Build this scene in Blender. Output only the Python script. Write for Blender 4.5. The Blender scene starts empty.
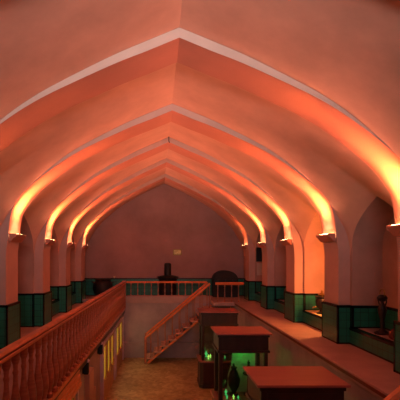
import bpy, math, random
from mathutils import Vector, Matrix
random.seed(7)
S = bpy.context.scene
COL = S.collection
PI = math.pi

# ------------------------------------------------------------------ materials
def mat(name, col, rough=.6, metal=0, noise=0, nscale=4, bump=0, bscale=30, emit=None, estr=0, spec=.5, coat=0, col2=None, stretch=None):
    m = bpy.data.materials.new(name); m.use_nodes = True
    nt = m.node_tree; b = nt.nodes['Principled BSDF']
    b.inputs['Roughness'].default_value = rough
    b.inputs['Metallic'].default_value = metal
    b.inputs['Specular IOR Level'].default_value = spec
    b.inputs['Coat Weight'].default_value = coat
    b.inputs['Base Color'].default_value = (*col, 1)
    tc = nt.nodes.new('ShaderNodeTexCoord'); mp = nt.nodes.new('ShaderNodeMapping')
    nt.links.new(tc.outputs['Object'], mp.inputs['Vector'])
    if stretch: mp.inputs['Scale'].default_value = stretch
    if noise or col2:
        n = nt.nodes.new('ShaderNodeTexNoise'); n.inputs['Scale'].default_value = nscale
        n.inputs['Detail'].default_value = 8; n.inputs['Roughness'].default_value = .6
        nt.links.new(mp.outputs[0], n.inputs['Vector'])
        r = nt.nodes.new('ShaderNodeValToRGB')
        c2 = col2 or tuple(c * (1 - noise) for c in col)
        c1 = col if col2 else tuple(min(1, c * (1 + noise * .6)) for c in col)
        r.color_ramp.elements[0].position = .32; r.color_ramp.elements[1].position = .68
        r.color_ramp.elements[0].color = (*c2, 1); r.color_ramp.elements[1].color = (*c1, 1)
        nt.links.new(n.outputs['Fac'], r.inputs['Fac']); nt.links.new(r.outputs['Color'], b.inputs['Base Color'])
    if bump:
        n2 = nt.nodes.new('ShaderNodeTexNoise'); n2.inputs['Scale'].default_value = bscale; n2.inputs['Detail'].default_value = 5
        nt.links.new(mp.outputs[0], n2.inputs['Vector'])
        bp = nt.nodes.new('ShaderNodeBump'); bp.inputs['Strength'].default_value = bump; bp.inputs['Distance'].default_value = .02
        nt.links.new(n2.outputs['Fac'], bp.inputs['Height']); nt.links.new(bp.outputs[0], b.inputs['Normal'])
    if emit:
        b.inputs['Emission Color'].default_value = (*emit, 1); b.inputs['Emission Strength'].default_value = estr
    return m

M = {}
M['plaster'] = mat('vault_plaster', (.68, .345, .25), .8, noise=.13, nscale=1.6, bump=.12, bscale=6)
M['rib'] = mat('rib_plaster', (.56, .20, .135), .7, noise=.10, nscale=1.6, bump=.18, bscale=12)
M['face'] = mat('rib_face_lit_tone', (.55, .385, .315), .7, noise=.1, nscale=2)  # paler copy of the rib plaster; light on the upper faces put into colour
M['niche'] = mat('niche_wall_plaster', (.50, .27, .215), .8, noise=.18, nscale=1.5, bump=.15, bscale=9)
M['pier'] = mat('pier_plaster', (.58, .33, .275), .7, noise=.1, nscale=2)
M['pitwall'] = mat('pit_plaster', (.38, .28, .30), .8, noise=.22, nscale=1.8, bump=.3, bscale=8)
M['endwall'] = mat('end_wall_plaster', (.36, .215, .20), .8, noise=.2, nscale=.9, bump=.3, bscale=7)
M['border'] = mat('black_border_tile', (.006, .008, .009), .25)
M['floor'] = mat('gallery_stone', (.44, .27, .255), .55, noise=.18, nscale=2.2, bump=.15, bscale=14)
M['wood'] = mat('red_varnished_wood', (.42, .125, .075), .34, noise=.3, nscale=5, stretch=(1, 1, 6), coat=.3)
M['rail'] = mat('orange_varnished_rail', (.72, .20, .07), .28, noise=.25, nscale=4, coat=.4)
M['groove'] = mat('dark_rail_groove', (.16, .03, .02), .5)
M['tread'] = mat('pale_tread_wood', (.66, .34, .26), .5, noise=.2, nscale=5)  # paler than the rest of the stair wood
M['slim'] = mat('pale_red_baluster_wood', (.42, .16, .11), .4, noise=.2, nscale=5)
M['mahog'] = mat('dark_mahogany', (.038, .011, .012), .4, noise=.35, nscale=5, stretch=(1, 1, .2), coat=.1)
M['casetop'] = mat('case_top_wood', (.36, .11, .10), .38, noise=.12, nscale=3, stretch=(.4, 2, 1))
M['black'] = mat('black_iron', (.007, .006, .008), .65, metal=.0, noise=.3)
M['dark'] = mat('dark_patina_metal', (.022, .013, .014), .42, metal=.2, noise=.4, nscale=12)
M['frame'] = mat('mauve_painted_timber', (.62, .45, .56), .5, noise=.15, nscale=4)
M['doorwood'] = mat('door_panel_wood', (.46, .22, .11), .4, noise=.3, nscale=6)
M['yellow'] = mat('lit_yellow_pane', (.7, .6, .1), .3, emit=(.95, .62, .035), estr=.22, noise=.2)
M['lime'] = mat('lit_green_pane', (.4, .7, .1), .3, emit=(.35, .9, .05), estr=.5, noise=.2)
M['tube'] = mat('glowing_lamp_tube', (1, .8, .5), .4, emit=(1, .72, .33), estr=34)
M['bulb'] = mat('glowing_lamp_bulb', (1, .8, .5), .4, emit=(1, .55, .16), estr=9)
M['gold'] = mat('tarnished_gold_frame', (.28, .19, .04), .4, metal=.3)
M['cream'] = mat('cream_cloth', (.75, .62, .36), .8, noise=.1)
M['redcloth'] = mat('dark_red_cloth', (.14, .03, .03), .9, noise=.3)
M['board'] = mat('pale_display_board', (.5, .55, .42), .7, noise=.15, nscale=5)
M['paper'] = mat('pale_paper', (.55, .42, .36), .8, noise=.1)
M['greenbulb'] = mat('green_glass_lamp', (.05, .5, .1), .2, emit=(.12, .8, .2), estr=.7)
M['limebulb'] = mat('lime_glass_lamp', (.3, .6, .1), .2, emit=(.45, .9, .15), estr=1.1)
M['darkglass'] = mat('dark_green_glass', (.01, .05, .025), .12, noise=.2)
M['brass'] = mat('old_brass', (.35, .2, .08), .35, metal=.9, noise=.3)

def tile_mat(name, c1, c2, mortar):
    m = bpy.data.materials.new(name); m.use_nodes = True
    nt = m.node_tree; b = nt.nodes['Principled BSDF']; b.inputs['Roughness'].default_value = .28
    tc = nt.nodes.new('ShaderNodeTexCoord'); sp = nt.nodes.new('ShaderNodeSeparateXYZ')
    nt.links.new(tc.outputs['Object'], sp.inputs[0])
    ad = nt.nodes.new('ShaderNodeMath'); ad.operation = 'ADD'
    nt.links.new(sp.outputs['X'], ad.inputs[0]); nt.links.new(sp.outputs['Y'], ad.inputs[1])
    cb = nt.nodes.new('ShaderNodeCombineXYZ'); nt.links.new(ad.outputs[0], cb.inputs['X']); nt.links.new(sp.outputs['Z'], cb.inputs['Y'])
    br = nt.nodes.new('ShaderNodeTexBrick'); br.offset = 0
    br.inputs['Color1'].default_value = (*c1, 1); br.inputs['Color2'].default_value = (*c2, 1); br.inputs['Mortar'].default_value = (*mortar, 1)
    br.inputs['Scale'].default_value = 1; br.inputs['Mortar Size'].default_value = .004
    br.inputs['Brick Width'].default_value = .15; br.inputs['Row Height'].default_value = .15
    nt.links.new(cb.outputs[0], br.inputs['Vector']); nt.links.new(br.outputs['Color'], b.inputs['Base Color'])
    return m
M['tile'] = tile_mat('dark_green_glazed_tile', (.02, .20, .135), (.014, .15, .10), (.008, .03, .025))

def floor_mat():
    m = mat('pit_floor_terrazzo', (.42, .30, .15), .5)
    nt = m.node_tree; b = nt.nodes['Principled BSDF']
    tc = nt.nodes.new('ShaderNodeTexCoord')
    v = nt.nodes.new('ShaderNodeTexVoronoi'); v.inputs['Scale'].default_value = 11
    n = nt.nodes.new('ShaderNodeTexNoise'); n.inputs['Scale'].default_value = 1.6; n.inputs['Detail'].default_value = 6
    nt.links.new(tc.outputs['Object'], v.inputs['Vector']); nt.links.new(tc.outputs['Object'], n.inputs['Vector'])
    r = nt.nodes.new('ShaderNodeValToRGB'); r.color_ramp.elements[0].color = (.32, .21, .11, 1); r.color_ramp.elements[1].color = (.64, .48, .25, 1)
    nt.links.new(v.outputs['Color'], r.inputs['Fac'])
    r2 = nt.nodes.new('ShaderNodeValToRGB'); r2.color_ramp.elements[0].position = .3; r2.color_ramp.elements[1].position = .7
    r2.color_ramp.elements[0].color = (.6, .55, .5, 1); r2.color_ramp.elements[1].color = (1, 1, 1, 1)
    nt.links.new(n.outputs['Fac'], r2.inputs['Fac'])
    mx = nt.nodes.new('ShaderNodeMix'); mx.data_type = 'RGBA'; mx.blend_type = 'MULTIPLY'; mx.inputs['Factor'].default_value = 1
    nt.links.new(r.outputs['Color'], mx.inputs['A']); nt.links.new(r2.outputs['Color'], mx.inputs['B'])
    nt.links.new(mx.outputs['Result'], b.inputs['Base Color'])
    return m
M['pitfloor'] = floor_mat()

def glass_mat():
    m = bpy.data.materials.new('cabinet_glass'); m.use_nodes = True
    nt = m.node_tree; nt.nodes.clear()
    o = nt.nodes.new('ShaderNodeOutputMaterial'); t = nt.nodes.new('ShaderNodeBsdfTransparent'); g = nt.nodes.new('ShaderNodeBsdfGlossy')
    t.inputs['Color'].default_value = (.86, .92, .88, 1); g.inputs['Roughness'].default_value = .04
    mx = nt.nodes.new('ShaderNodeMixShader'); mx.inputs[0].default_value = .07
    nt.links.new(t.outputs[0], mx.inputs[1]); nt.links.new(g.outputs[0], mx.inputs[2]); nt.links.new(mx.outputs[0], o.inputs[0])
    return m
M['glass'] = glass_mat()

# ------------------------------------------------------------------ mesh helpers
class MB:
    def __init__(s): s.v = []; s.f = []
    def add(s, vs, fs):
        n = len(s.v); s.v += [tuple(v) for v in vs]; s.f += [tuple(i + n for i in f) for f in fs]; return s
    def box(s, x0, x1, y0, y1, z0, z1):
        vs = [(x, y, z) for z in (z0, z1) for y in (y0, y1) for x in (x0, x1)]
        return s.add(vs, [(0, 2, 3, 1), (4, 5, 7, 6), (0, 1, 5, 4), (2, 6, 7, 3), (0, 4, 6, 2), (1, 3, 7, 5)])
    def prism(s, ring0, ring1):
        n = len(ring0)
        return s.add(list(ring0) + list(ring1), [tuple(range(n))[::-1], tuple(range(n, 2 * n))] + [(i, (i + 1) % n, (i + 1) % n + n, i + n) for i in range(n)])
    def bar(s, a, b, w, h, up=Vector((0, 0, 1))):
        """box beam from a to b, width w sideways, height h along up"""
        a = Vector(a); b = Vector(b); d = (b - a).normalized(); side = d.cross(up).normalized(); u = side.cross(d).normalized()
        r = [side * sx * w / 2 + u * su * h / 2 for sx, su in ((-1, -1), (1, -1), (1, 1), (-1, 1))]
        return s.prism([a + q for q in r], [b + q for q in r])
    def profbar(s, a, b, prof):
        """moulded rail: prof is a closed list of (side, up)"""
        a = Vector(a); b = Vector(b); d = (b - a).normalized(); side = d.cross(Vector((0, 0, 1))).normalized(); u = side.cross(d).normalized()
        return s.prism([a + side * p + u * q for p, q in prof], [b + side * p + u * q for p, q in prof])
    def lathe(s, prof, n=16, c=(0, 0, 0)):
        """prof: list of (r, z) bottom to top"""
        vs = []; fs = []
        for r, z in prof:
            for k in range(n):
                a = 2 * PI * k / n; vs.append((c[0] + r * math.cos(a), c[1] + r * math.sin(a), c[2] + z))
        for i in range(len(prof) - 1):
            for k in range(n):
                k2 = (k + 1) % n; fs.append((i * n + k, i * n + k2, (i + 1) * n + k2, (i + 1) * n + k))
        fs.append(tuple(range(n))[::-1]); fs.append(tuple((len(prof) - 1) * n + k for k in range(n)))
        return s.add(vs, fs)
    def tube(s, pts, r, n=8):
        pts = [Vector(p) for p in pts]; vs = []; fs = []
        for i, p in enumerate(pts):
            d = (pts[min(i + 1, len(pts) - 1)] - pts[max(i - 1, 0)]).normalized()
            u = d.cross(Vector((.3, .9, .31))).normalized(); w = d.cross(u)
            for k in range(n):
                a = 2 * PI * k / n; vs.append(p + (u * math.cos(a) + w * math.sin(a)) * r)
        for i in range(len(pts) - 1):
            for k in range(n):
                k2 = (k + 1) % n; fs.append((i * n + k, i * n + k2, (i + 1) * n + k2, (i + 1) * n + k))
        fs.append(tuple(range(n))[::-1]); fs.append(tuple((len(pts) - 1) * n + k for k in range(n)))
        return s.add(vs, fs)
    def build(s, name, m, parent=None, smooth=None, bevel=0):
        me = bpy.data.meshes.new(name); me.from_pydata(s.v, [], s.f); me.materials.append(m)
        import bmesh
        bm = bmesh.new(); bm.from_mesh(me); bmesh.ops.recalc_face_normals(bm, faces=bm.faces); bm.to_mesh(me); bm.free()
        if smooth is not None:
            me.shade_smooth(); me.set_sharp_from_angle(angle=math.radians(smooth))
        o = bpy.data.objects.new(name, me); COL.objects.link(o)
        if parent: o.parent = parent
        if bevel:
            b = o.modifiers.new('bevel', 'BEVEL'); b.width = bevel; b.segments = 2; b.limit_method = 'ANGLE'
        return o

def empty(name, loc, rz=0):
    o = bpy.data.objects.new(name, None); COL.objects.link(o); o.location = loc; o.rotation_euler.z = rz; o.empty_display_size = .1; return o
def tag(o, label, cat, group=None):
    o['label'] = label; o['category'] = cat
    if group: o['group'] = group
    return o
def struct(o, label=None):
    o['kind'] = 'structure'
    if label: o['label'] = label
    return o
def copy_tree(o, parent=None):
    c = o.copy(); COL.objects.link(c); c.parent = parent
    for ch in list(o.children): copy_tree(ch, c)
    return c
def origin_to(o, loc):
    """shift mesh so the object origin lies at loc"""
    loc = Vector(loc); o.data.transform(Matrix.Translation(-loc)); o.location = o.location + loc; return o

# ------------------------------------------------------------------ layout numbers
CZ = 1.65                      # eye height over the gallery
CX = .27                       # middle of the hall
A = 3.15                       # half clear width between the piers
PD = .64                       # pier depth along the hall
RIBY = [2.54, 5.06, 7.58, 10.02, 12.5, 15.0]
RIBH = [2.76, 2.77, 2.77, 2.87, 2.95, 2.98]
YEND = 17.0; YBACK = -1.5
PITZ = -2.22; ZL = -.10        # pit floor, left gallery floor
EDGE_R = 2.76; YPIT0 = 2.5; YPIT1 = 15.3
STY0, STY1 = 14.4, 15.3        # far stair runs between these
DADO = .72; BENCH = .31
WALLOFF = .22; NDEP = .79
def railx(y): return -1.56 + (y - 3.9) * .0228

BASE = [(0, 2.76), (.4, 2.595), (.82, 2.42), (1.46, 2.11), (1.80, 1.925), (2.12, 1.71), (2.52, 1.385), (2.80, 1.10), (2.97, .84), (3.08, .50), (3.135, .2), (3.15, 0)]
def catmull(pts, per=4):
    out = []
    n = len(pts)
    for i in range(n - 1):
        p0 = pts[i - 1] if i > 0 else (2 * pts[0][0] - pts[1][0], 2 * pts[0][1] - pts[1][1])
        p1, p2 = pts[i], pts[i + 1]; p3 = pts[i + 2] if i + 2 < n else (p2[0], 2 * p2[1] - p1[1])
        for k in range(per):
            t = k / per
            out.append(tuple(.5 * (2 * p1[j] + (p2[j] - p0[j]) * t + (2 * p0[j] - 5 * p1[j] + 4 * p2[j] - p3[j]) * t * t + (-p0[j] + 3 * p1[j] - 3 * p2[j] + p3[j]) * t ** 3) for j in (0, 1)))
    out.append(pts[-1]); return out
BP = catmull(BASE)
def profile(apex, off0=0, off1=0):
    """(d, h) apex to springing; offset off0 at the crown to off1 at the wall"""
    res = []
    P = [(d, h * (1 + (apex / 2.76 - 1) * max(0, h) / 2.76)) for d, h in BP]
    for i, (d, h) in enumerate(P):
        a = P[max(0, i - 1)]; b = P[min(len(P) - 1, i + 1)]
        tx, tz = b[0] - a[0], b[1] - a[1]; L = math.hypot(tx, tz); nx, nz = -tz / L, tx / L
        if off0 < .2:
            t = min(1, max(0, (h - 1.2) / 1.4)); u = min(1, max(0, 1 - (h - .25) / .75)); off = .085 + (off0 - .085) * t + (off1 - .085) * u * u * (3 - 2 * u)
        else: off = off0
        if i == 0: nx, nz = 0, 1.05
        res.append((d + nx * off, h + nz * off))
    return res

# ------------------------------------------------------------------ vault, ribs, niches
segs = [(YBACK, RIBY[0], RIBH[0], RIBH[0])]
for i in range(5): segs.append((RIBY[i] + PD, RIBY[i + 1], RIBH[i], RIBH[i + 1]))
segs.append((RIBY[5] + PD, YEND, RIBH[5], RIBH[5]))
INS = .08
def arch_h(y, y0, y1):
    ya, yb = y0 + INS, y1 - INS
    u = abs(y - (ya + yb) / 2) / ((yb - ya) / 2)
    if u > 1: return None
    return .22 + .78 * math.sqrt(max(0, 1 - u))
def cut_profile(apex, hmin):
    P = profile(apex, .12, WALLOFF)
    if hmin > 0:
        # the bay swells out to the vertical plane of the niche arch and dies back into the vault higher up
        dh = next((a[0] + (b[0] - a[0]) * (a[1] - hmin) / (a[1] - b[1]) for a, b in zip(P, P[1:]) if a[1] >= hmin >= b[1]), A + WALLOFF)
        ex = max(0, A + WALLOFF - dh); ht = 2.15
        P = [(d + (ex * (max(0, ht - h) / (ht - hmin)) ** 1.7 if h > hmin else ex), h) for d, h in P]
    out = []
    for i in range(len(P)):
        if P[i][1] >= hmin: out.append(P[i])
        else:
            a, b = P[i - 1], P[i]; t = (a[1] - hmin) / (a[1] - b[1])
            out.append((a[0] + (b[0] - a[0]) * t, hmin)); break
    # resample by arc length so that every column has the same count
    L = [0]
    for i in range(1, len(out)): L.append(L[-1] + math.dist(out[i], out[i - 1]))
    res = []; N = 36; j = 0
    for k in range(N + 1):
        s = L[-1] * k / N
        while j < len(L) - 2 and L[j + 1] < s: j += 1
        t = (s - L[j]) / max(1e-9, L[j + 1] - L[j])
        res.append((out[j][0] + (out[j + 1][0] - out[j][0]) * t, out[j][1] + (out[j + 1][1] - out[j][1]) * t))
    return res

ceil = MB(); wl = MB(); wr = MB()
PASSAGE = (-1, 3)              # the left opening without a bench (bay index 3 = between rib 2 and 3)
for bi, (y0, y1, h0, h1) in enumerate(segs):
    niche = 1 <= bi <= 5
    for sd in (-1, 1):
        mb = wl if sd < 0 else wr
        fz = ZL if sd < 0 else 0
        ys = [y0]
        if niche:
            ys += [y0 + INS + (y1 - y0 - 2 * INS) * (.5 - .5 * math.cos(PI * k / 36)) for k in range(37)]
        else: ys += [y0 + (y1 - y0) * k / 4 for k in range(1, 4)]
        ys.append(y1)
        xb = CX + sd * (A + NDEP)
        cols = []; lows = []
        for y in ys:
            t = (y - y0) / (y1 - y0); ap = h0 + (h1 - h0) * t
            hm = arch_h(y, y0, y1) if niche and y0 < y < y1 else None
            cut = cut_profile(ap, hm if hm is not None else 0)
            cols.append([(CX + sd * d, y, CZ + h) for d, h in cut]); lows.append(hm)
        N = len(cols[0]); n = len(cols)
        ceil.add([p for c in cols for p in c], [(i * N + j, (i + 1) * N + j, (i + 1) * N + j + 1, i * N + j + 1) for i in range(n - 1) for j in range(N - 1)])
        wx = CX + sd * (A + WALLOFF)
        if niche:
            # jamb strips
            for ya, yb, hh in ((y0, y0 + INS, 0), (y1 - INS, y1, 0)):
                pass
            # jamb strip on wall plane
            mb.add([(wx, y0, fz), (wx, y0 + INS, fz), (wx, y0 + INS, CZ + .22), (wx, y0, CZ)], [(0, 1, 2, 3)])
            mb.add([(wx, y1 - INS, fz), (wx, y1, fz), (wx, y1, CZ), (wx, y1 - INS, CZ + .22)], [(0, 1, 2, 3)])
            # niche side walls
            for yy in (y0 + INS, y1 - INS):
                mb.add([(wx, yy, fz), (xb, yy, fz), (xb, yy, CZ + .22), (wx, yy, CZ + .22)], [(0, 1, 2, 3)])
            # niche vault + back wall
            inner = [c[-1] for c in cols[1:-1]]
            vs = inner + [(xb, p[1], p[2]) for p in inner] + [(xb, p[1], fz) for p in inner]; k = len(inner)
            mb.add(vs, [(i, i + 1, i + 1 + k, i + k) for i in range(k - 1)] + [(i + k, i + 1 + k, i + 1 + 2 * k, i + 2 * k) for i in range(k - 1)])
        else:
            mb.add([(wx, y0, fz), (wx, y1, fz), (wx, y1, CZ), (wx, y0, CZ)], [(0, 1, 2, 3)])
def solid(o, t=.08):
    m = o.modifiers.new('solid', 'SOLIDIFY'); m.thickness = t; m.offset = -1; return o
struct(ceil.build('ceiling', M['plaster'], smooth=40), 'pink plastered pointed barrel vault')
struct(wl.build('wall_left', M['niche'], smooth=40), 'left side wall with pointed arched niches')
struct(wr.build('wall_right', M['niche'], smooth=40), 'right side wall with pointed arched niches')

tn = 0
def trim(mb, m, **k):
    global tn
    tn += 1; return struct(mb.build('trim_%d' % tn, m, **k))

for y, ap in zip(RIBY, RIBH):
    P = profile(ap); Q = profile(ap, .30, .36)
    ring = [(CX - d, h) for d, h in reversed(P)] + [(CX + d, h) for d, h in P[1:]]
    outr = [(CX - d, h) for d, h in reversed(Q)] + [(CX + d, h) for d, h in Q[1:]]
    ring = [(ring[0][0], ZL - CZ)] + ring + [(ring[-1][0], -CZ)]
    outr = [(outr[0][0], ZL - CZ)] + outr + [(outr[-1][0], -CZ)]
    n = len(ring)
    v = [(x, yy, CZ + h) for yy in (y, y + PD) for r in (ring, outr) for x, h in r]
    f = []
    for i in range(n - 1):
        f += [(i, i + 1, i + 1 + 2 * n, i + 2 * n), (i, i + 1, i + 1 + n, i + n), (i + 2 * n, i + 1 + 2 * n, i + 1 + 3 * n, i + 3 * n), (i + n, i + 1 + n, i + 1 + 3 * n, i + 3 * n)]
    f += [(0, n, 3 * n, 2 * n), (n - 1, 2 * n - 1, 4 * n - 1, 3 * n - 1)]
    mb = MB(); mb.add(v, f)
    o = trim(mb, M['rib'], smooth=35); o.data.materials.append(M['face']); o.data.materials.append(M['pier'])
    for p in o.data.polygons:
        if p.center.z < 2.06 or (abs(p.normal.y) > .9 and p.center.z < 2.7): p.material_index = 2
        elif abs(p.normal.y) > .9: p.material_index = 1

# dado cladding : green tiles edged in black -----------------------------
def dado_box(x0, x1, y0, y1, z0, z1, faces):
    """green slab with black strips along top, bottom and the vertical corners"""
    mb = MB().box(x0, x1, y0, y1, z0, z1)
    o = trim(mb, M['tile'])
    e = .006; w = .035
    b = MB()
    X0, X1, Y0, Y1 = x0 - e, x1 + e, y0 - e, y1 + e
    b.box(X0, X1, Y0, Y1, z1 - w, z1 + .012)
    b.box(X0, X1, Y0, Y1, z0, z0 + w * .8)
    if 'c' in faces:
        for cx in (0, 1):
            for cy in (0, 1):
                xa, xb = (X0, X0 + w) if cx == 0 else (X1 - w, X1)
                ya, yb = (Y0, Y0 + w) if cy == 0 else (Y1 - w, Y1)
                b.box(xa, xb, ya, yb, z0, z1)
    bo = b.build('border', M['border'], parent=o)
    return o
for sd in (-1, 1):
    fz = ZL if sd < 0 else 0
    fx = CX + sd * (A - .035); bx = CX + sd * (A + WALLOFF + .02)
    for y in RIBY:
        x0, x1 = sorted((fx, bx)); dado_box(x0, x1, y - .035, y + PD + .035, fz, DADO, 'c')
    xw = CX + sd * (A + WALLOFF); xb = CX + sd * (A + NDEP)
    for bi, (y0, y1, _, _) in enumerate(segs):
        if 1 <= bi <= 5:
            passage = sd < 0 and bi == PASSAGE[1]
            z0 = fz if passage else BENCH
            ya, yb = y0 + INS, y1 - INS
            # back slab and both side slabs
            x0, x1 = sorted((xb, xb - sd * .03)); dado_box(x0, x1, ya + .03, yb - .03, z0, DADO, '')
            x0, x1 = sorted((xw - sd * .012, xb))
            for q0, q1 in ((y0 + .036, ya + .03), (yb - .03, y1 - .036)): dado_box(x0, x1, q0, q1, z0, DADO, 'c')
            if not passage:
                x0, x1 = sorted((xw - sd * .025, xw + sd * .07)); dado_box(x0, x1, y0 + .036, y1 - .036, fz, BENCH - .01, '')
                x0, x1 = sorted((xw + sd * .07, xb - sd * .03))
                trim(MB().box(x0, x1, ya + .03, yb - .03, fz, BENCH), M['floor'])
        else:
            x0, x1 = sorted((xw + sd * .03, xw - sd * .04)); dado_box(x0, x1, max(y0, YBACK) + .04, y1 - .04, fz, DADO, '')
# end wall dado
dado_box(CX - A - WALLOFF + .05, CX + A + WALLOFF - .05, YEND - .10, YEND, 0, DADO, '')

# end wall and back wall --------------------------------------------------
P = profile(RIBH[5], .12, WALLOFF)
ring = [(CX - d, h) for d, h in reversed(P)] + [(CX + d, h) for d, h in P[1:]]
ring = [(ring[0][0] - .1, -CZ - .3)] + [(x + (.1 if x > CX else -.1) * (h < 1), h) for x, h in ring] + [(ring[-1][0] + .1, -CZ - .3)]
struct(MB().prism([(x, YEND, CZ + h) for x, h in ring], [(x, YEND + .2, CZ + h) for x, h in ring]).build('wall_back', M['endwall']), 'plain plastered end wall under the last arch')
# wall behind the camera, with an invented window added high in it for light (four pieces around the opening)
WX0, WX1, WZ0, WZ1 = CX - 1.5, CX + .9, 2.5, 3.6
fw = MB()
fw.box(CX - 3.6, WX0, YBACK - .2, YBACK, -.3, 4.7).box(WX1, CX + 3.6, YBACK - .2, YBACK, -.3, 4.7).box(WX0, WX1, YBACK - .2, YBACK, -.3, WZ0).box(WX0, WX1, YBACK - .2, YBACK, WZ1, 4.7)
struct(fw.build('wall_front', M['plaster']))
wf = MB()
for x in (WX0, (WX0 + WX1) / 2 - .03, WX1 - .06): wf.box(x, x + .06, YBACK - .14, YBACK - .06, WZ0, WZ1)
for z in (WZ0, WZ1 - .06): wf.box(WX0, WX1, YBACK - .14, YBACK - .06, z, z + .06)
struct(wf.build('added_window_1', M['frame']))

# small ridge hook at the third rib
hk = MB().tube([(CX, 9.99, CZ + 2.99), (CX, 9.94, CZ + 2.93), (CX, 9.93, CZ + 2.86), (CX + .02, 9.95, CZ + 2.83)], .012, 6)
o = hk.build('ceiling_hook', M['black'], smooth=60); origin_to(o, (CX, 9.99, CZ + 2.99)); tag(o, 'small black iron hook at the peak of the third arch', 'hook')

# floors -------------------------------------------------------------------
fl = MB(); W = A + NDEP + .1
T = .13
fl.box(EDGE_R, CX + W, YBACK, YEND, -T, 0)
struct(fl.build('floor', M['floor'], bevel=.012), 'right hand stone gallery ledge')
le = lambda y: railx(y) - .02
f2 = MB().prism([(CX - W, YBACK, ZL - .2), (le(YBACK), YBACK, ZL - .2), (le(YBACK), YBACK, ZL), (CX - W, YBACK, ZL)],
                [(CX - W, YPIT1, ZL - .2), (le(YPIT1), YPIT1, ZL - .2), (le(YPIT1), YPIT1, ZL), (CX - W, YPIT1, ZL)])
struct(f2.build('floor', M['floor']), 'left hand gallery walkway')
f3 = MB().box(CX - W, EDGE_R, YPIT1 - .03, YEND, -T, 0).box(2.0, EDGE_R, STY0, YPIT1 - .03, -T, 0)
struct(f3.build('floor', M['floor']), 'end gallery walkway')
f4 = MB().box(le(YBACK), EDGE_R, YBACK, YPIT0, -T, 0)
struct(f4.build('floor', M['floor']), 'near gallery walkway')
f5 = MB().box(-1.9, EDGE_R + .1, YPIT0 - .1, YPIT1 + .2, PITZ - .1, PITZ)
struct(f5.build('floor', M['pitfloor']), 'speckled brown floor of the sunken hall')
# kerb under end rail
trim(MB().box(railx(YPIT1) - .05, 2.0, YPIT1 - .06, YPIT1 + .06, 0, .128), M['floor'])
# pit walls
PW = -.05
struct(MB().box(EDGE_R + .02, EDGE_R + .2, YPIT0, YPIT1 + .1, PITZ, -T).build('wall_right', M['pitwall']), 'right wall of the sunken hall')
lw0, lw1 = railx(YPIT0) - .07, railx(YPIT1) - .07
struct(MB().prism([(lw0 - .15, YPIT0, PITZ), (lw0, YPIT0, PITZ), (lw0, YPIT0, ZL - .2), (lw0 - .15, YPIT0, ZL - .2)],
                  [(lw1 - .15, YPIT1, PITZ), (lw1, YPIT1, PITZ), (lw1, YPIT1, ZL - .2), (lw1 - .15, YPIT1, ZL - .2)]).build('wall_left', M['pitwall']), 'left wall of the sunken hall')
struct(MB().box(-1.6, EDGE_R + .1, YPIT1 + .05, YPIT1 + .2, PITZ, -T).build('wall_back', M['pitwall']), 'end wall of the sunken hall')
struct(MB().box(-1.9, EDGE_R + .1, YPIT0 - .15, YPIT0, PITZ, -T).build('wall_front', M['pitwall']))
trim(MB().box(-1.45, EDGE_R, YPIT1 - .02, YPIT1 + .05, PITZ, -1.63), M['pitwall'], bevel=.01)
# dark lip under right ledge
trim(MB().box(EDGE_R - .012, EDGE_R + .02, YPIT0, YPIT1, -.075, -.03), M['groove'])

# ------------------------------------------------------------------ balustrades
HR = [(-.06, -.045), (.06, -.045), (.065, -.01), (.045, .0), (.055, .02), (.035, .05), (-.035, .05), (-.055, .02), (-.045, 0), (-.065, -.01)]
def vase(h, r, n=14):
    p = [(.75, 0), (.75, .06), (.45, .075), (.4, .10), (.62, .13), (.95, .22), (1.0, .30), (.88, .40), (.58, .52), (.40, .64), (.36, .72), (.5, .76), (.36, .79), (.44, .85), (.70, .90), (.70, 1)]
    return MB().lathe([(a * r, b * h) for a, b in p], n)
# left balustrade
root = empty('balustrade', (railx(3), 3, ZL))
tag(root, 'long reddish wooden balustrade with fat turned balusters along the left gallery', 'balustrade')
def rel(p): return Vector(p) - root.location
HT = CZ - .94
a0, a1 = (railx(2.45), 2.45, HT - .05), (railx(YPIT1), YPIT1, HT - .05)
MB().profbar(rel(a0), rel(a1), HR).build('handrail', M['rail'], root)
for s in (-1, 1):
    g = MB().bar(rel((a0[0] + s * .052, a0[1], a0[2] + .003)), rel((a1[0] + s * .052, a1[1], a1[2] + .003)), .012, .012)
    g.build('handrail_groove', M['groove'], root)
ZB = CZ - 1.97
MB().bar(rel((railx(2.45), 2.45, ZB - .03)), rel((railx(YPIT1), YPIT1, ZB - .03)), .10, .06).build('bottom_rail', M['rail'], root)
MB().bar(rel((railx(2.45), 2.45, ZB - .115)), rel((railx(YPIT1), YPIT1, ZB - .115)), .07, .11).build('fascia_board', M['mahog'], root)
v0 = vase(HT - .09 - ZB, .068).build('baluster', M['wood'], root, smooth=50)
k = 0; y = 2.6
while y < YPIT1 - .12:
    o = v0 if k == 0 else v0.copy()
    if k: COL.objects.link(o)
    o.location = rel((railx(y), y, ZB)); y += .25; k += 1
MB().box(-.07, .07, -.07, .07, 0, HT - ZB + .02).build('newel_post', M['wood'], root, bevel=.01).location = rel((railx(YPIT1), YPIT1 , ZB))

def slim(h, r=.026):
    p = [(1, 0), (1, .08), (.6, .1), (.55, .2), (.95, .32), (.8, .45), (.5, .62), (.5, .75), (.75, .8), (.5, .84), (.9, .9), (.9, 1)]
    return MB().lathe([(a * r, b * h) for a, b in p], 10)
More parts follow.
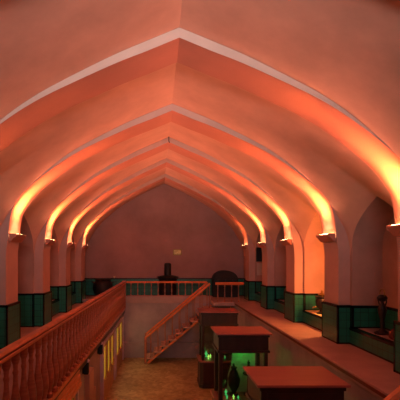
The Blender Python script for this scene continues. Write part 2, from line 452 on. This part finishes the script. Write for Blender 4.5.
# end balustrade
root = empty('balustrade', (0, YPIT1, .13))
tag(root, 'slim reddish balustrade across the far end gallery, left of the stair top', 'balustrade', None)
xa, xb = railx(YPIT1) + .085, 1.86
rr = root.location.copy()
MB().profbar(Vector((xa, YPIT1, HT - .04)) - rr, Vector((xb, YPIT1, HT - .04)) - rr, [(a * .8, b * .7) for a, b in HR]).build('handrail', M['rail'], root)
MB().box(xa + .02, xb - .02, -.04, .04, 0, .035).build('bottom_rail', M['slim'], root)
v1 = slim(HT - .08 - .165).build('baluster', M['slim'], root, smooth=50)
x = xa + .18; k = 0
while x < xb - .12:
    o = v1 if k == 0 else v1.copy()
    if k: COL.objects.link(o)
    o.location = (x, 0, .035); x += .26; k += 1
# landing balustrade
root = empty('balustrade', (2.5, STY0 + .05, 0)); rr = root.location.copy()
tag(root, 'short slim balustrade on the stair landing at the far right corner', 'balustrade')
MB().profbar(Vector((2.08, STY0 + .05, HT - .04)) - rr, Vector((3.1, STY0 + .05, HT - .04)) - rr, HR).build('handrail', M['rail'], root)
v1 = slim(HT - .08).build('baluster', M['slim'], root, smooth=50)
for k in range(4):
    o = v1 if k == 0 else v1.copy()
    if k: COL.objects.link(o)
    o.location = (2.16 + .25 * k - 2.5, 0, 0)

# ------------------------------------------------------------------ stairs
NR = 10; RISE = -PITZ / NR; RUN = .265; XT = 2.0
def make_stair(yf, yb, label, both=True, vis=None, XT=XT):
    XH = XT - .12
    root = empty('staircase', (XT - NR * RUN, (yf + yb) / 2, PITZ)); rr = root.location.copy()
    tag(root, label, 'staircase')
    x0 = XT - (NR - 1) * RUN
    for i in range(NR - 1):
        z = PITZ + (i + 1) * RISE; x = x0 + i * RUN
        if vis and i not in vis: continue
        MB().box(x - .03, x + RUN, yf - .01, yb + .01, z - .045, z).build('tread', M['tread'], root).location = -rr
        MB().box(x, x + .02, yf + .03, yb - .03, z - RISE, z - .035).build('riser', M['mahog'], root).location = -rr
    for yy in ((yf + .015, yb - .015)):
        s = MB(); h = .10
        s.bar((x0 - .15 + .15, yy, PITZ + RISE * .12), (XT + .02, yy, PITZ + RISE * .12 + (XT - x0) * RISE / RUN), .03, h * .8)
        s.build('stringer', M['rail'], root).location = -rr
    sides = [yf + .035, yb - .035] if both else [yb - .035]
    rh = HT - .04
    for yy in sides:
        top = Vector((XH, yy, rh)); bot = Vector((x0 - .08, yy, rh - (XH - x0 + .08) * RISE / RUN))
        MB().profbar(bot - rr, top - rr, [(a * .75, b * .7) for a, b in HR]).build('handrail', M['rail'], root)
        for i in range(NR - 1):
            z = PITZ + (i + 1) * RISE; x = x0 + i * RUN + .12
            zt = rh - (XH - x) * RISE / RUN - .04
            o = slim(zt - z, .02).build('baluster', M['wood'], root, smooth=50); o.location = Vector((x, yy, z)) - rr
        o = MB().box(-.04, .04, -.04, .04, 0, bot.z - PITZ + .05).build('newel_post', M['wood'], root, bevel=.008)
        o.location = Vector((x0 - .07, yy, PITZ)) - rr
    return root
make_stair(STY0, STY1 - .12, 'wooden staircase rising right from the sunken floor to the far gallery')
make_stair(YPIT0 + .02, 3.4, 'wooden staircase whose orange handrail cuts the bottom right corner', both=False, XT=2.36)

# ------------------------------------------------------------------ wall uplights
def make_sconce():
    r = empty('wall_uplight', (0, 0, 0))
    hw = .30
    prof = [(0, -.13), (.03, -.13), (.13, -.015), (.135, .012), (.12, .012), (.115, -.01), (.03, -.05), (0, -.05)]
    MB().prism([(x, -hw, z) for x, z in prof], [(x, hw, z) for x, z in prof]).build('trough', M['rib'], r)
    MB().tube([(.08, -.25, .008), (.08, 0, .008), (.08, .25, .008)], .014, 10).build('lamp_tube', M['tube'], r, smooth=60)
    for s in (-1, 1): MB().box(.0, .128, s * (hw - .012) - .01, s * (hw - .012) + .01, -.05, .02).build('end_plate', M['rib'], r)
    return r
sc0 = None
names = ['nearest', 'nearest', 'nearest', 'second', 'third', 'fourth']
ordl = {2: 'nearest of the glowing plaster uplights on the left piers', 3: 'second nearest glowing plaster uplight on the left piers',
        4: 'third glowing plaster uplight from the front on the left piers', 5: 'farthest glowing plaster uplight on the left piers'}
ordr = {1: 'glowing plaster uplight at the right frame edge, nearest on the right piers', 2: 'glowing plaster uplight on the right pier beside the orange lit niche',
        3: 'third glowing plaster uplight from the front on the right piers', 4: 'fourth glowing plaster uplight from the front on the right piers',
        5: 'small dim farthest plaster uplight on the right piers'}
UP = {}
for i, y in enumerate(RIBY):
    for sd in (-1, 1):
        if i == 0 : continue
        r = make_sconce() if sc0 is None else copy_tree(sc0)
        if sc0 is None: sc0 = r
        hh = .42; d = 3.10
        r.location = (CX + sd * d, y + PD / 2, CZ + hh); r.rotation_euler.z = 0 if sd < 0 else PI
        lab = (ordl if sd < 0 else ordr).get(i, 'plaster uplight on the nearest left pier, just outside the view')
        tag(r, lab, 'wall light', 'plaster uplights on the piers')
        dim = .1 if (i == 5 and sd > 0) else .2 if (i == 1 and sd < 0) else 1
        for en, spr, tilt, lc in ((17, 34, .10, (1, .29, .075)), (4.5, 26, .40, (1, .29, .075)), (2.2, 24, .70, (1, .29, .075)), (6, 110, .2, (1, .38, .22)), (17, 74, .88, (1, .39, .25))):      # reflector beam along the arch, and the open lamp's wide light
            L = bpy.data.lights.new('uplight_lamp', 'AREA'); L.shape = 'RECTANGLE'; L.size = .05; L.size_y = .36
            L.energy = en * dim; L.color = lc; L.spread = math.radians(spr)
            lo = bpy.data.objects.new('uplight_lamp', L); COL.objects.link(lo)
            lo.location = (CX + sd * (d - .07), y + PD / 2, CZ + hh + .032); lo.rotation_euler = (PI, -sd * tilt, 0)

# ------------------------------------------------------------------ display cases
CW, CD = 1.18, .88; CH = CZ - 1.62 - PITZ
def make_case(x0, yf, label, backboard=False):
    r = empty('display_case', (x0 + CW / 2, yf + CD / 2, PITZ))
    tag(r, label, 'display case', 'tall mahogany display cases down the middle of the sunken hall')
    hx, hy = CW / 2, CD / 2; H = CH
    MB().box(-hx, hx, -hy, hy, H - .035, H).build('top', M['casetop'], r, bevel=.006)
    f = MB().box(-hx + .06, hx - .06, -hy + .06, hy - .06, H - .40, H - .035)
    f.box(-hx + .04, hx - .04, -hy + .04, hy - .04, H - .09, H - .035).box(-hx + .035, hx - .035, -hy + .035, hy - .035, H - .42, H - .37)
    f.build('frieze', M['mahog'], r, bevel=.006)
    for s in (-1, 1): MB().box(-hx + .14, hx - .14, s * (hy - .06) - .006, s * (hy - .06) + .006, H - .34, H - .12).build('frieze_panel', M['mahog'], r)
    zb = .80
    for sx in (-1, 1):
        for sy in (-1, 1):
            p = MB().box(-.04, .04, -.04, .04, zb, H - .42)
            o = p.build('corner_post', M['mahog'], r, bevel=.01); o.location = (sx * (hx - .11), sy * (hy - .11), 0)
    i = .115
    for a in ((-hx + i, hx - i, -hy + i - .004, -hy + i + .004), (-hx + i, hx - i, hy - i - .004, hy - i + .004), (-hx + i - .004, -hx + i + .004, -hy + i, hy - i), (hx - i - .004, hx - i + .004, -hy + i, hy - i)):
        MB().box(*a, zb, H - .42).build('glass_pane', M['glass'], r)
    b = MB(); c = .09
    def octo(e, z): return [(-hx + c - e, -hy - e, z), (hx - c + e, -hy - e, z), (hx + e, -hy + c - e, z), (hx + e, hy - c + e, z), (hx - c + e, hy + e, z), (-hx + c - e, hy + e, z), (-hx - e, hy - c + e, z), (-hx - e, -hy + c - e, z)]
    b.prism(octo(-.02, 0), octo(-.02, zb - .05)); b.prism(octo(.0, 0), octo(0, .10)); 
    b.build('base_cabinet', M['mahog'], r, bevel=.006)
    MB().prism(octo(.015, zb - .05), octo(.015, zb)).build('base_moulding', M['casetop'], r, bevel=.008)
    return r
def lampshape(s=1.0):
    return MB().lathe([(a * s, b * s) for a, b in [(.05, 0), (.05, .01), (.02, .02), (.016, .05), (.045, .075), (.06, .11), (.045, .15), (.018, .175), (.014, .21), (.022, .22)]], 14)
def bottle(s=1.0):
    return MB().lathe([(a * s, b * s) for a, b in [(.07, 0), (.075, .02), (.11, .07), (.11, .12), (.07, .17), (.03, .2), (.028, .25), (.045, .27), (.02, .30), (.012, .34)]], 16)
cases = []
CY = [(1.22, 11.72), (1.22, 8.40), (1.25, 5.03)]
labs = ['farthest tall mahogany display case, green lamps glowing behind its glass', 'middle tall mahogany display case with a bright green lit interior', 'nearest tall mahogany display case, its red top filling the lower frame']
for (x0, yf), lb in zip(CY, labs): make_case(x0, yf, lb)
def at_case(ci, x, y): return (CY[ci][0] + CW / 2 + x, CY[ci][1] + CD / 2 + y, PITZ + .80)
items = [(0, -.30, -.18, .9, 'limebulb'), (0, -.22, -.02, .75, 'limebulb'), (0, -.33, .12, 1.1, 'greenbulb'), (0, -.10, -.12, .6, 'greenbulb'), (0, .08, .05, .8, 'greenbulb'), (0, .2, -.12, .6, 'greenbulb'),
         (1, -.32, -.20, .55, 'greenbulb'), (1, -.18, -.21, .6, 'limebulb'), (1, -.30, .05, .8, 'greenbulb'), (1, -.08, -.22, .5, 'greenbulb'), (1, .33, -.15, .5, 'greenbulb')]
words = {(0, 0): 'lime glowing glass lamp at the front left corner inside the farthest case', (0, 1): 'small lime glowing lamp behind the front left one in the farthest case', (0, 2): 'tall green glass lamp at the back left of the farthest case',
         (0, 3): 'tiny green lamp left of centre at the front of the farthest case', (0, 4): 'green glass lamp just right of centre in the farthest case', (0, 5): 'tiny green lamp right of centre at the front of the farthest case',
         (1, 6): 'tiny green lamp at the front left corner inside the middle case', (1, 7): 'lime glass lamp at the front left inside the middle case', (1, 8): 'green glass lamp at the back left of the middle case', (1, 9): 'tiny green lamp at the front centre of the middle case', (1, 10): 'tiny green lamp at the right front of the middle case'}
for n, (ci, x, y, s, m) in enumerate(items):
    o = lampshape(s * .7).build('glass_lamp', M[m], smooth=60); o.location = at_case(ci, x, y); tag(o, words[(ci, n)], 'lamp', 'small green lamps in the display cases')
# middle case: display board with a flask standing in front of it
p = at_case(1, .10, .25)
bd = MB(); prof = [(-.34, 0), (.30, 0), (.30, .92), (-.22, .92), (-.25, .6), (-.32, .4)]
bd.prism([(x, -.012, z) for x, z in prof], [(x, .012, z) for x, z in prof])
o = bd.build('display_board', M['board'], bevel=.004); o.location = p; tag(o, 'pale display board lit green at the back of the middle case', 'board')
st = empty('display_stand', at_case(1, .20, .02)); tag(st, 'dark round pedestal in the middle case carrying the flask', 'stand')
MB().lathe([(.11, 0), (.11, .03), (.04, .05), (.035, .42), (.1, .45), (.1, .47)], 18).build('pedestal_column', M['dark'], st, smooth=40)
MB().lathe([(.13, .47), (.13, .485)], 20).build('pedestal_top', M['black'], st, smooth=40)
o = bottle(.85).build('flask', M['darkglass'], smooth=60); o.location = at_case(1, .20, .02); o.location.z += .485
tag(o, 'dark round bellied flask silhouetted before the green board in the middle case', 'flask')
# dark urn at the left of the middle case
o = MB().lathe([(.09, 0), (.10, .03), (.05, .08), (.12, .22), (.135, .36), (.09, .50), (.05, .57), (.075, .62), (.02, .64), (.015, .7)], 20).build('urn', M['dark'], smooth=50)
o.location = at_case(1, -.13, .02); tag(o, 'tall dark metal urn left of the board in the middle case', 'urn')
def point(name, loc, e, col, r=.03, spot=None):
    L = bpy.data.lights.new(name, 'POINT'); L.energy = e; L.color = col; L.shadow_soft_size = r
    o = bpy.data.objects.new(name, L); COL.objects.link(o); o.location = loc; return o
q = at_case(0, -.15, -.05); point('case_lamp', (q[0], q[1], q[2] + 1.0), 1.4, (.12, 1, .25))
q = at_case(1, .1, .0); point('case_lamp', (q[0], q[1], q[2] + 1.0), 2.8, (.10, 1, .12))
q = at_case(2, .2, .0); point('case_lamp', (q[0], q[1], q[2] + 1.0), .8, (.12, 1, .25))

# ------------------------------------------------------------------ left pit wall : lit doors, lanterns
def pwx(y): return railx(y) - .07
ang = math.atan(.0228)
def make_door(yc, width, npane, pane, label, zt=-.58):
    r = empty('door', (pwx(yc), yc, PITZ)); r.rotation_euler.z = -ang
    hw = width / 2; H = zt - PITZ
    f = MB()
    for s in (-1, 1): f.box(0, .09, s * hw - .05, s * hw + .05, 0, H)
    f.box(0, .09, -hw, hw, H - .08, H)
    f.build('door_frame', M['frame'], r, bevel=.006)
    pw = (width - .14) / npane
    for k in range(npane):
        a = -hw + .06 + k * pw; b = a + pw - .02
        lf = MB()
        zb = H - 1.10
        lf.box(.01, .05, a, b, 0, zb)                # solid lower part
        lf.box(.01, .06, a, a + .13, zb, H - .08).box(.01, .06, b - .13, b, zb, H - .08).box(.01, .06, a, b, H - .16, H - .08)
        # curved wooden sill with a scalloped top
        n = 8; pr = []
        for i in range(n + 1):
            t = i / n; pr.append((a + .05 + (b - a - .1) * t, zb + .16 - .12 * math.sin(PI * t)))
        ring = [(a + .05, zb - .02)] + pr + [(b - .05, zb - .02)]
        lf.prism([(.02, y, z) for y, z in ring], [(.075, y, z) for y, z in ring])
        lo = lf.build('door_leaf', M['doorwood'], r)
        MB().box(.025, .035, a + .12, b - .12, zb, H - .15).build('pane', M[pane], lo)
    return r
for i, args in enumerate([(11.45, 2.3, 3, 'yellow', 0), (13.95, 2.1, 2, 'yellow', 0), (6.3, 2.1, 3, 'lime', 0)]):
    d = make_door(*args[:4], ''); d.name = 'door_%d' % (i + 1); d['kind'] = 'structure'
    L = bpy.data.lights.new('room_glow', 'AREA'); L.shape = 'RECTANGLE'; L.size = .5; L.size_y = args[1] * .8; L.energy = 5; L.color = (1, .78, .36)
    lo = bpy.data.objects.new('room_glow', L); COL.objects.link(lo); lo.location = (pwx(args[0]) + .09, args[0], -1.2); lo.rotation_euler = (0, -PI / 2, 0)
# plank valance over the nearest doors
yv0, yv1 = 3.0, 7.35
pl = MB()
for k in range(4):
    z = -.46 - .075 * k
    pl.bar((pwx(yv0) + .10 + .012 * k, yv0, z), (pwx(yv1) + .10 + .012 * k, yv1, z), .03, .068)
trim(pl, M['rail'])
# low pinkish pilaster
yq = 8.6
trim(MB().box(pwx(yq) - .02, pwx(yq) + .10, yq - .28, yq + .28, PITZ, -.80), M['pier'])
trim(MB().box(pwx(9.2) - .02, pwx(9.2) + .07, 9.0, 9.25, PITZ, -1.35), M['pier'])
def make_lantern():
    r = empty('wall_lantern', (0, 0, 0))
    MB().box(0, .03, -.05, .05, -.13, .13).build('back_plate', M['black'], r)
    MB().box(.03, .12, -.07, .07, -.14, .11).build('lantern_body', M['black'], r, bevel=.012)
    MB().prism([(.02, -.085, .11), (.135, -.085, .11), (.135, .085, .11), (.02, .085, .11)], [(.05, -.04, .17), (.1, -.04, .17), (.1, .04, .17), (.05, .04, .17)]).build('lantern_cap', M['frame'], r)
    return r
ln = make_lantern(); ln.location = (pwx(9.9) + .0, 9.9, -.62); tag(ln, 'black wall lantern on the mauve post of the yellow lit doors', 'lantern', 'black lanterns under the left gallery')
ln2 = copy_tree(ln); ln2.location = (pwx(8.15), 8.15, -.60); ln2.location.x += .0; tag(ln2, 'black wall lantern above the low pink pilaster, nearer the camera', 'lantern', 'black lanterns under the left gallery')

# ------------------------------------------------------------------ end wall things
r = empty('stove', (.40, 16.4, 0)); tag(r, 'black iron stove with tall round drum before the far wall', 'stove')
MB().lathe([(.30, 0), (.34, .04), (.36, .3), (.34, .6), (.38, .72), (.36, .76)], 24).build('stove_body', M['black'], r, smooth=40)
MB().lathe([(.46, .79), (.47, .81), (.30, .86), (.16, .88)], 24).build('brim', M['black'], r, smooth=40)
MB().lathe([(.14, .87), (.14, 1.33), (.12, 1.37), (.05, 1.39)], 20).build('drum', M['black'], r, smooth=40)
r = empty('picture_frame', (.82, YEND, 1.83)); tag(r, 'small gold framed picture hanging on the far wall', 'picture')
f = MB()
for x0, x1, z0, z1 in ((-.18, .18, .09, .13), (-.18, .18, -.13, -.09), (-.18, -.145, -.09, .09), (.145, .18, -.09, .09)): f.box(x0, x1, -.035, 0, z0, z1)
f.build('moulding', M['gold'], r)
M['art'] = mat('yellowed_print', (.95, .90, .42), .6, col2=(.3, .32, .1), nscale=12)
MB().box(-.145, .145, -.02, -.002, -.09, .09).build('print', M['art'], r)
# domed dark oven at the right, round dark cauldron at the left
r = empty('domed_chest', (2.75, 16.5, 0)); tag(r, 'dark dome topped chest against the far wall at right', 'chest')
n = 14; ring = [(-.5, 0)] + [(-.5 * math.cos(PI * i / n), .72 + .36 * math.sin(PI * i / n)) for i in range(n + 1)] + [(.5, 0)]
MB().prism([(x, -.28, z) for x, z in ring], [(x, .28, z) for x, z in ring]).build('chest_body', M['black'], r, smooth=40)
for x in (-.3, 0.0, .3): MB().box(x - .02, x + .02, -.295, -.28, .02, .72).build('strap', M['dark'], r)
r = empty('cauldron', (-2.25, 16.35, 0)); tag(r, 'big round dark cauldron in the far left corner', 'cauldron')
MB().lathe([(.18, .0), (.34, .12), (.42, .35), (.38, .58), (.30, .66), (.34, .72), (.32, .74)], 24).build('pot_body', M['black'], r, smooth=50)
for s in (-1, 1): MB().tube([(s * .36, -.08, .58), (s * .45, -.05, .62), (s * .46, .05, .62), (s * .36, .08, .58)], .015).build('handle', M['dark'], r, smooth=60)
o = MB().lathe([(.05, 0), (.06, .01), (.10, .07), (.105, .08)], 18).build('bowl', M['cream'], smooth=50); o.location = (-1.85, YEND - .05, DADO + .013); o.scale = (.45, .45, 1)
tag(o, 'tiny pale bowl standing on the tile ledge of the far wall', 'bowl')

# ------------------------------------------------------------------ things in the niches
# orange lit niche : cloth, samovar, hidden lamp
xw = CX + A + WALLOFF
o = MB().box(xw - .02, xw + .50, 8.80, 9.86, BENCH + .003, BENCH + .015).build('cloth', M['cream'], bevel=.004); origin_to(o, (xw + .3, 9.2, BENCH)); tag(o, 'cream cloth spread on the bench of the orange lit niche', 'cloth')
r = empty('samovar', (xw + .16, 9.28, BENCH + .015)); tag(r, 'dark round samovar with knob on the cloth in the orange lit niche', 'samovar')
MB().lathe([(.12, 0), (.12, .02), (.05, .05), (.045, .09), (.09, .12), (.13, .18), (.14, .30), (.115, .36), (.15, .38), (.15, .40), (.08, .41)], 22).build('body', M['dark'], r, smooth=45)
MB().lathe([(.075, .41), (.09, .44), (.04, .48), (.02, .49), (.03, .52), (.01, .54)], 18).build('lid', M['brass'], r, smooth=50)
for s in (-1, 1):
    o = MB().tube([(0, s * .13, .32), (0, s * .19, .33), (0, s * .19, .24), (0, s * .13, .22)], .013).build('handle', M['dark'], r, smooth=60)
MB().tube([(-.12, 0, .16), (-.2, 0, .15), (-.21, 0, .12)], .014).build('spout', M['brass'], r, smooth=60)
r = empty('table_lamp', (xw + .33, 8.42, BENCH)); tag(r, 'small glowing lamp tucked behind the pier in the orange lit niche', 'lamp')
MB().lathe([(.06, 0), (.06, .02), (.02, .04), (.02, .85)], 14).build('lamp_base', M['brass'], r, smooth=50)
MB().lathe([(.02, .85), (.05, .88), (.06, .93), (.04, .99), (.01, 1.01)], 14).build('bulb', M['bulb'], r, smooth=60)
point('niche_lamp', (xw + .22, 8.53, BENCH + .95), 85, (1, .36, .09), .05)

# tall dark stand with ring in the nearest right niche
r = empty('lamp_stand', (3.88, 6.92, BENCH)); tag(r, 'tall slender dark metal oil lamp stand in the nearest right niche', 'lamp stand')
MB().lathe([(.13, 0), (.135, .02), (.06, .06), (.03, .10), (.045, .16), (.03, .22), (.055, .32), (.075, .42), (.05, .50), (.025, .54), (.02, .58)], 20).build('stem', M['dark'], r, smooth=45)
MB().lathe([(.03, .56), (.075, .59), (.085, .63), (.06, .67), (.03, .68)], 18).build('lamp_bowl', M['dark'], r, smooth=45)
MB().tube([(0, .075 * math.cos(t), .70 + .075 * math.sin(t)) for t in [2 * PI * k / 18 for k in range(19)]], .010).build('ring_handle', M['brass'], r, smooth=60)
for s in (-1, 1):
    MB().tube([(0, 0, .48), (0, s * .09, .50), (0, s * .13, .57), (0, s * .11, .62)], .011).build('arm', M['dark'], r, smooth=60)
o = MB().lathe([(.15, 0), (.18, .03), (.17, .10), (.12, .16), (.05, .19), (.01, .195)], 16).build('bundle', M['redcloth'], smooth=70)
o.location = (3.92, 6.45, BENCH); tag(o, 'slumped dark red cloth bundle beside the metal lamp stand', 'bundle')
# pot in the right niche between third and fourth pier
o = MB().lathe([(.08, 0), (.13, .05), (.17, .2), (.15, .34), (.07, .44), (.09, .5)], 18).build('jar', M['dark'], smooth=50); o.location = (xw + .3, 12.0, BENCH)
tag(o, 'dark pottery jar on the bench in the third right niche', 'jar')
# hanging and notice on the niche side wall beyond the fourth right pier
yy = segs[5][1] - INS
o = MB().box(xw + .02, xw + .50, yy - .02, yy, 1.46, 2.0).build('wall_panel', M['black']); origin_to(o, (xw + .26, yy, 1.73)); tag(o, 'black panel hanging high in the farthest right niche', 'panel')
o = MB().box(xw + .05, xw + .35, yy - .012, yy, .95, 1.40).build('notice', M['paper']); origin_to(o, (xw + .2, yy, 1.17)); tag(o, 'pale paper notice under the black panel in the farthest right niche', 'notice')

# ------------------------------------------------------------------ general light
# fill light added at the invented window behind the camera
L = bpy.data.lights.new('added_window_fill', 'AREA'); L.shape = 'RECTANGLE'; L.size = WX1 - WX0 - .1; L.size_y = WZ1 - WZ0 - .1
L.energy = 115; L.color = (1, .88, .86); L.spread = math.radians(90)
lo = bpy.data.objects.new('added_window_fill', L); COL.objects.link(lo); lo.location = ((WX0 + WX1) / 2, YBACK - .16, (WZ0 + WZ1) / 2); lo.rotation_euler = (PI / 2 + .38, 0, 0)
w = bpy.data.worlds.new('dusk'); S.world = w; w.use_nodes = True
w.node_tree.nodes['Background'].inputs[0].default_value = (.5, .25, .22, 1); w.node_tree.nodes['Background'].inputs[1].default_value = .3

# ------------------------------------------------------------------ camera
cam = bpy.data.cameras.new('camera'); co = bpy.data.objects.new('camera', cam); COL.objects.link(co); S.camera = co
co.location = (0, 0, CZ); co.rotation_euler = (PI / 2, 0, 0)
cam.sensor_width = 36; cam.lens = 36
cam.shift_x = (200 - 158) / 400; cam.shift_y = (256.5 - 200) / 400
cam.clip_start = .05
S.view_settings.view_transform = 'Standard'; S.view_settings.look = 'None'; S.view_settings.gamma = 1
S.view_settings.exposure = 0; S.view_settings.use_curve_mapping = False
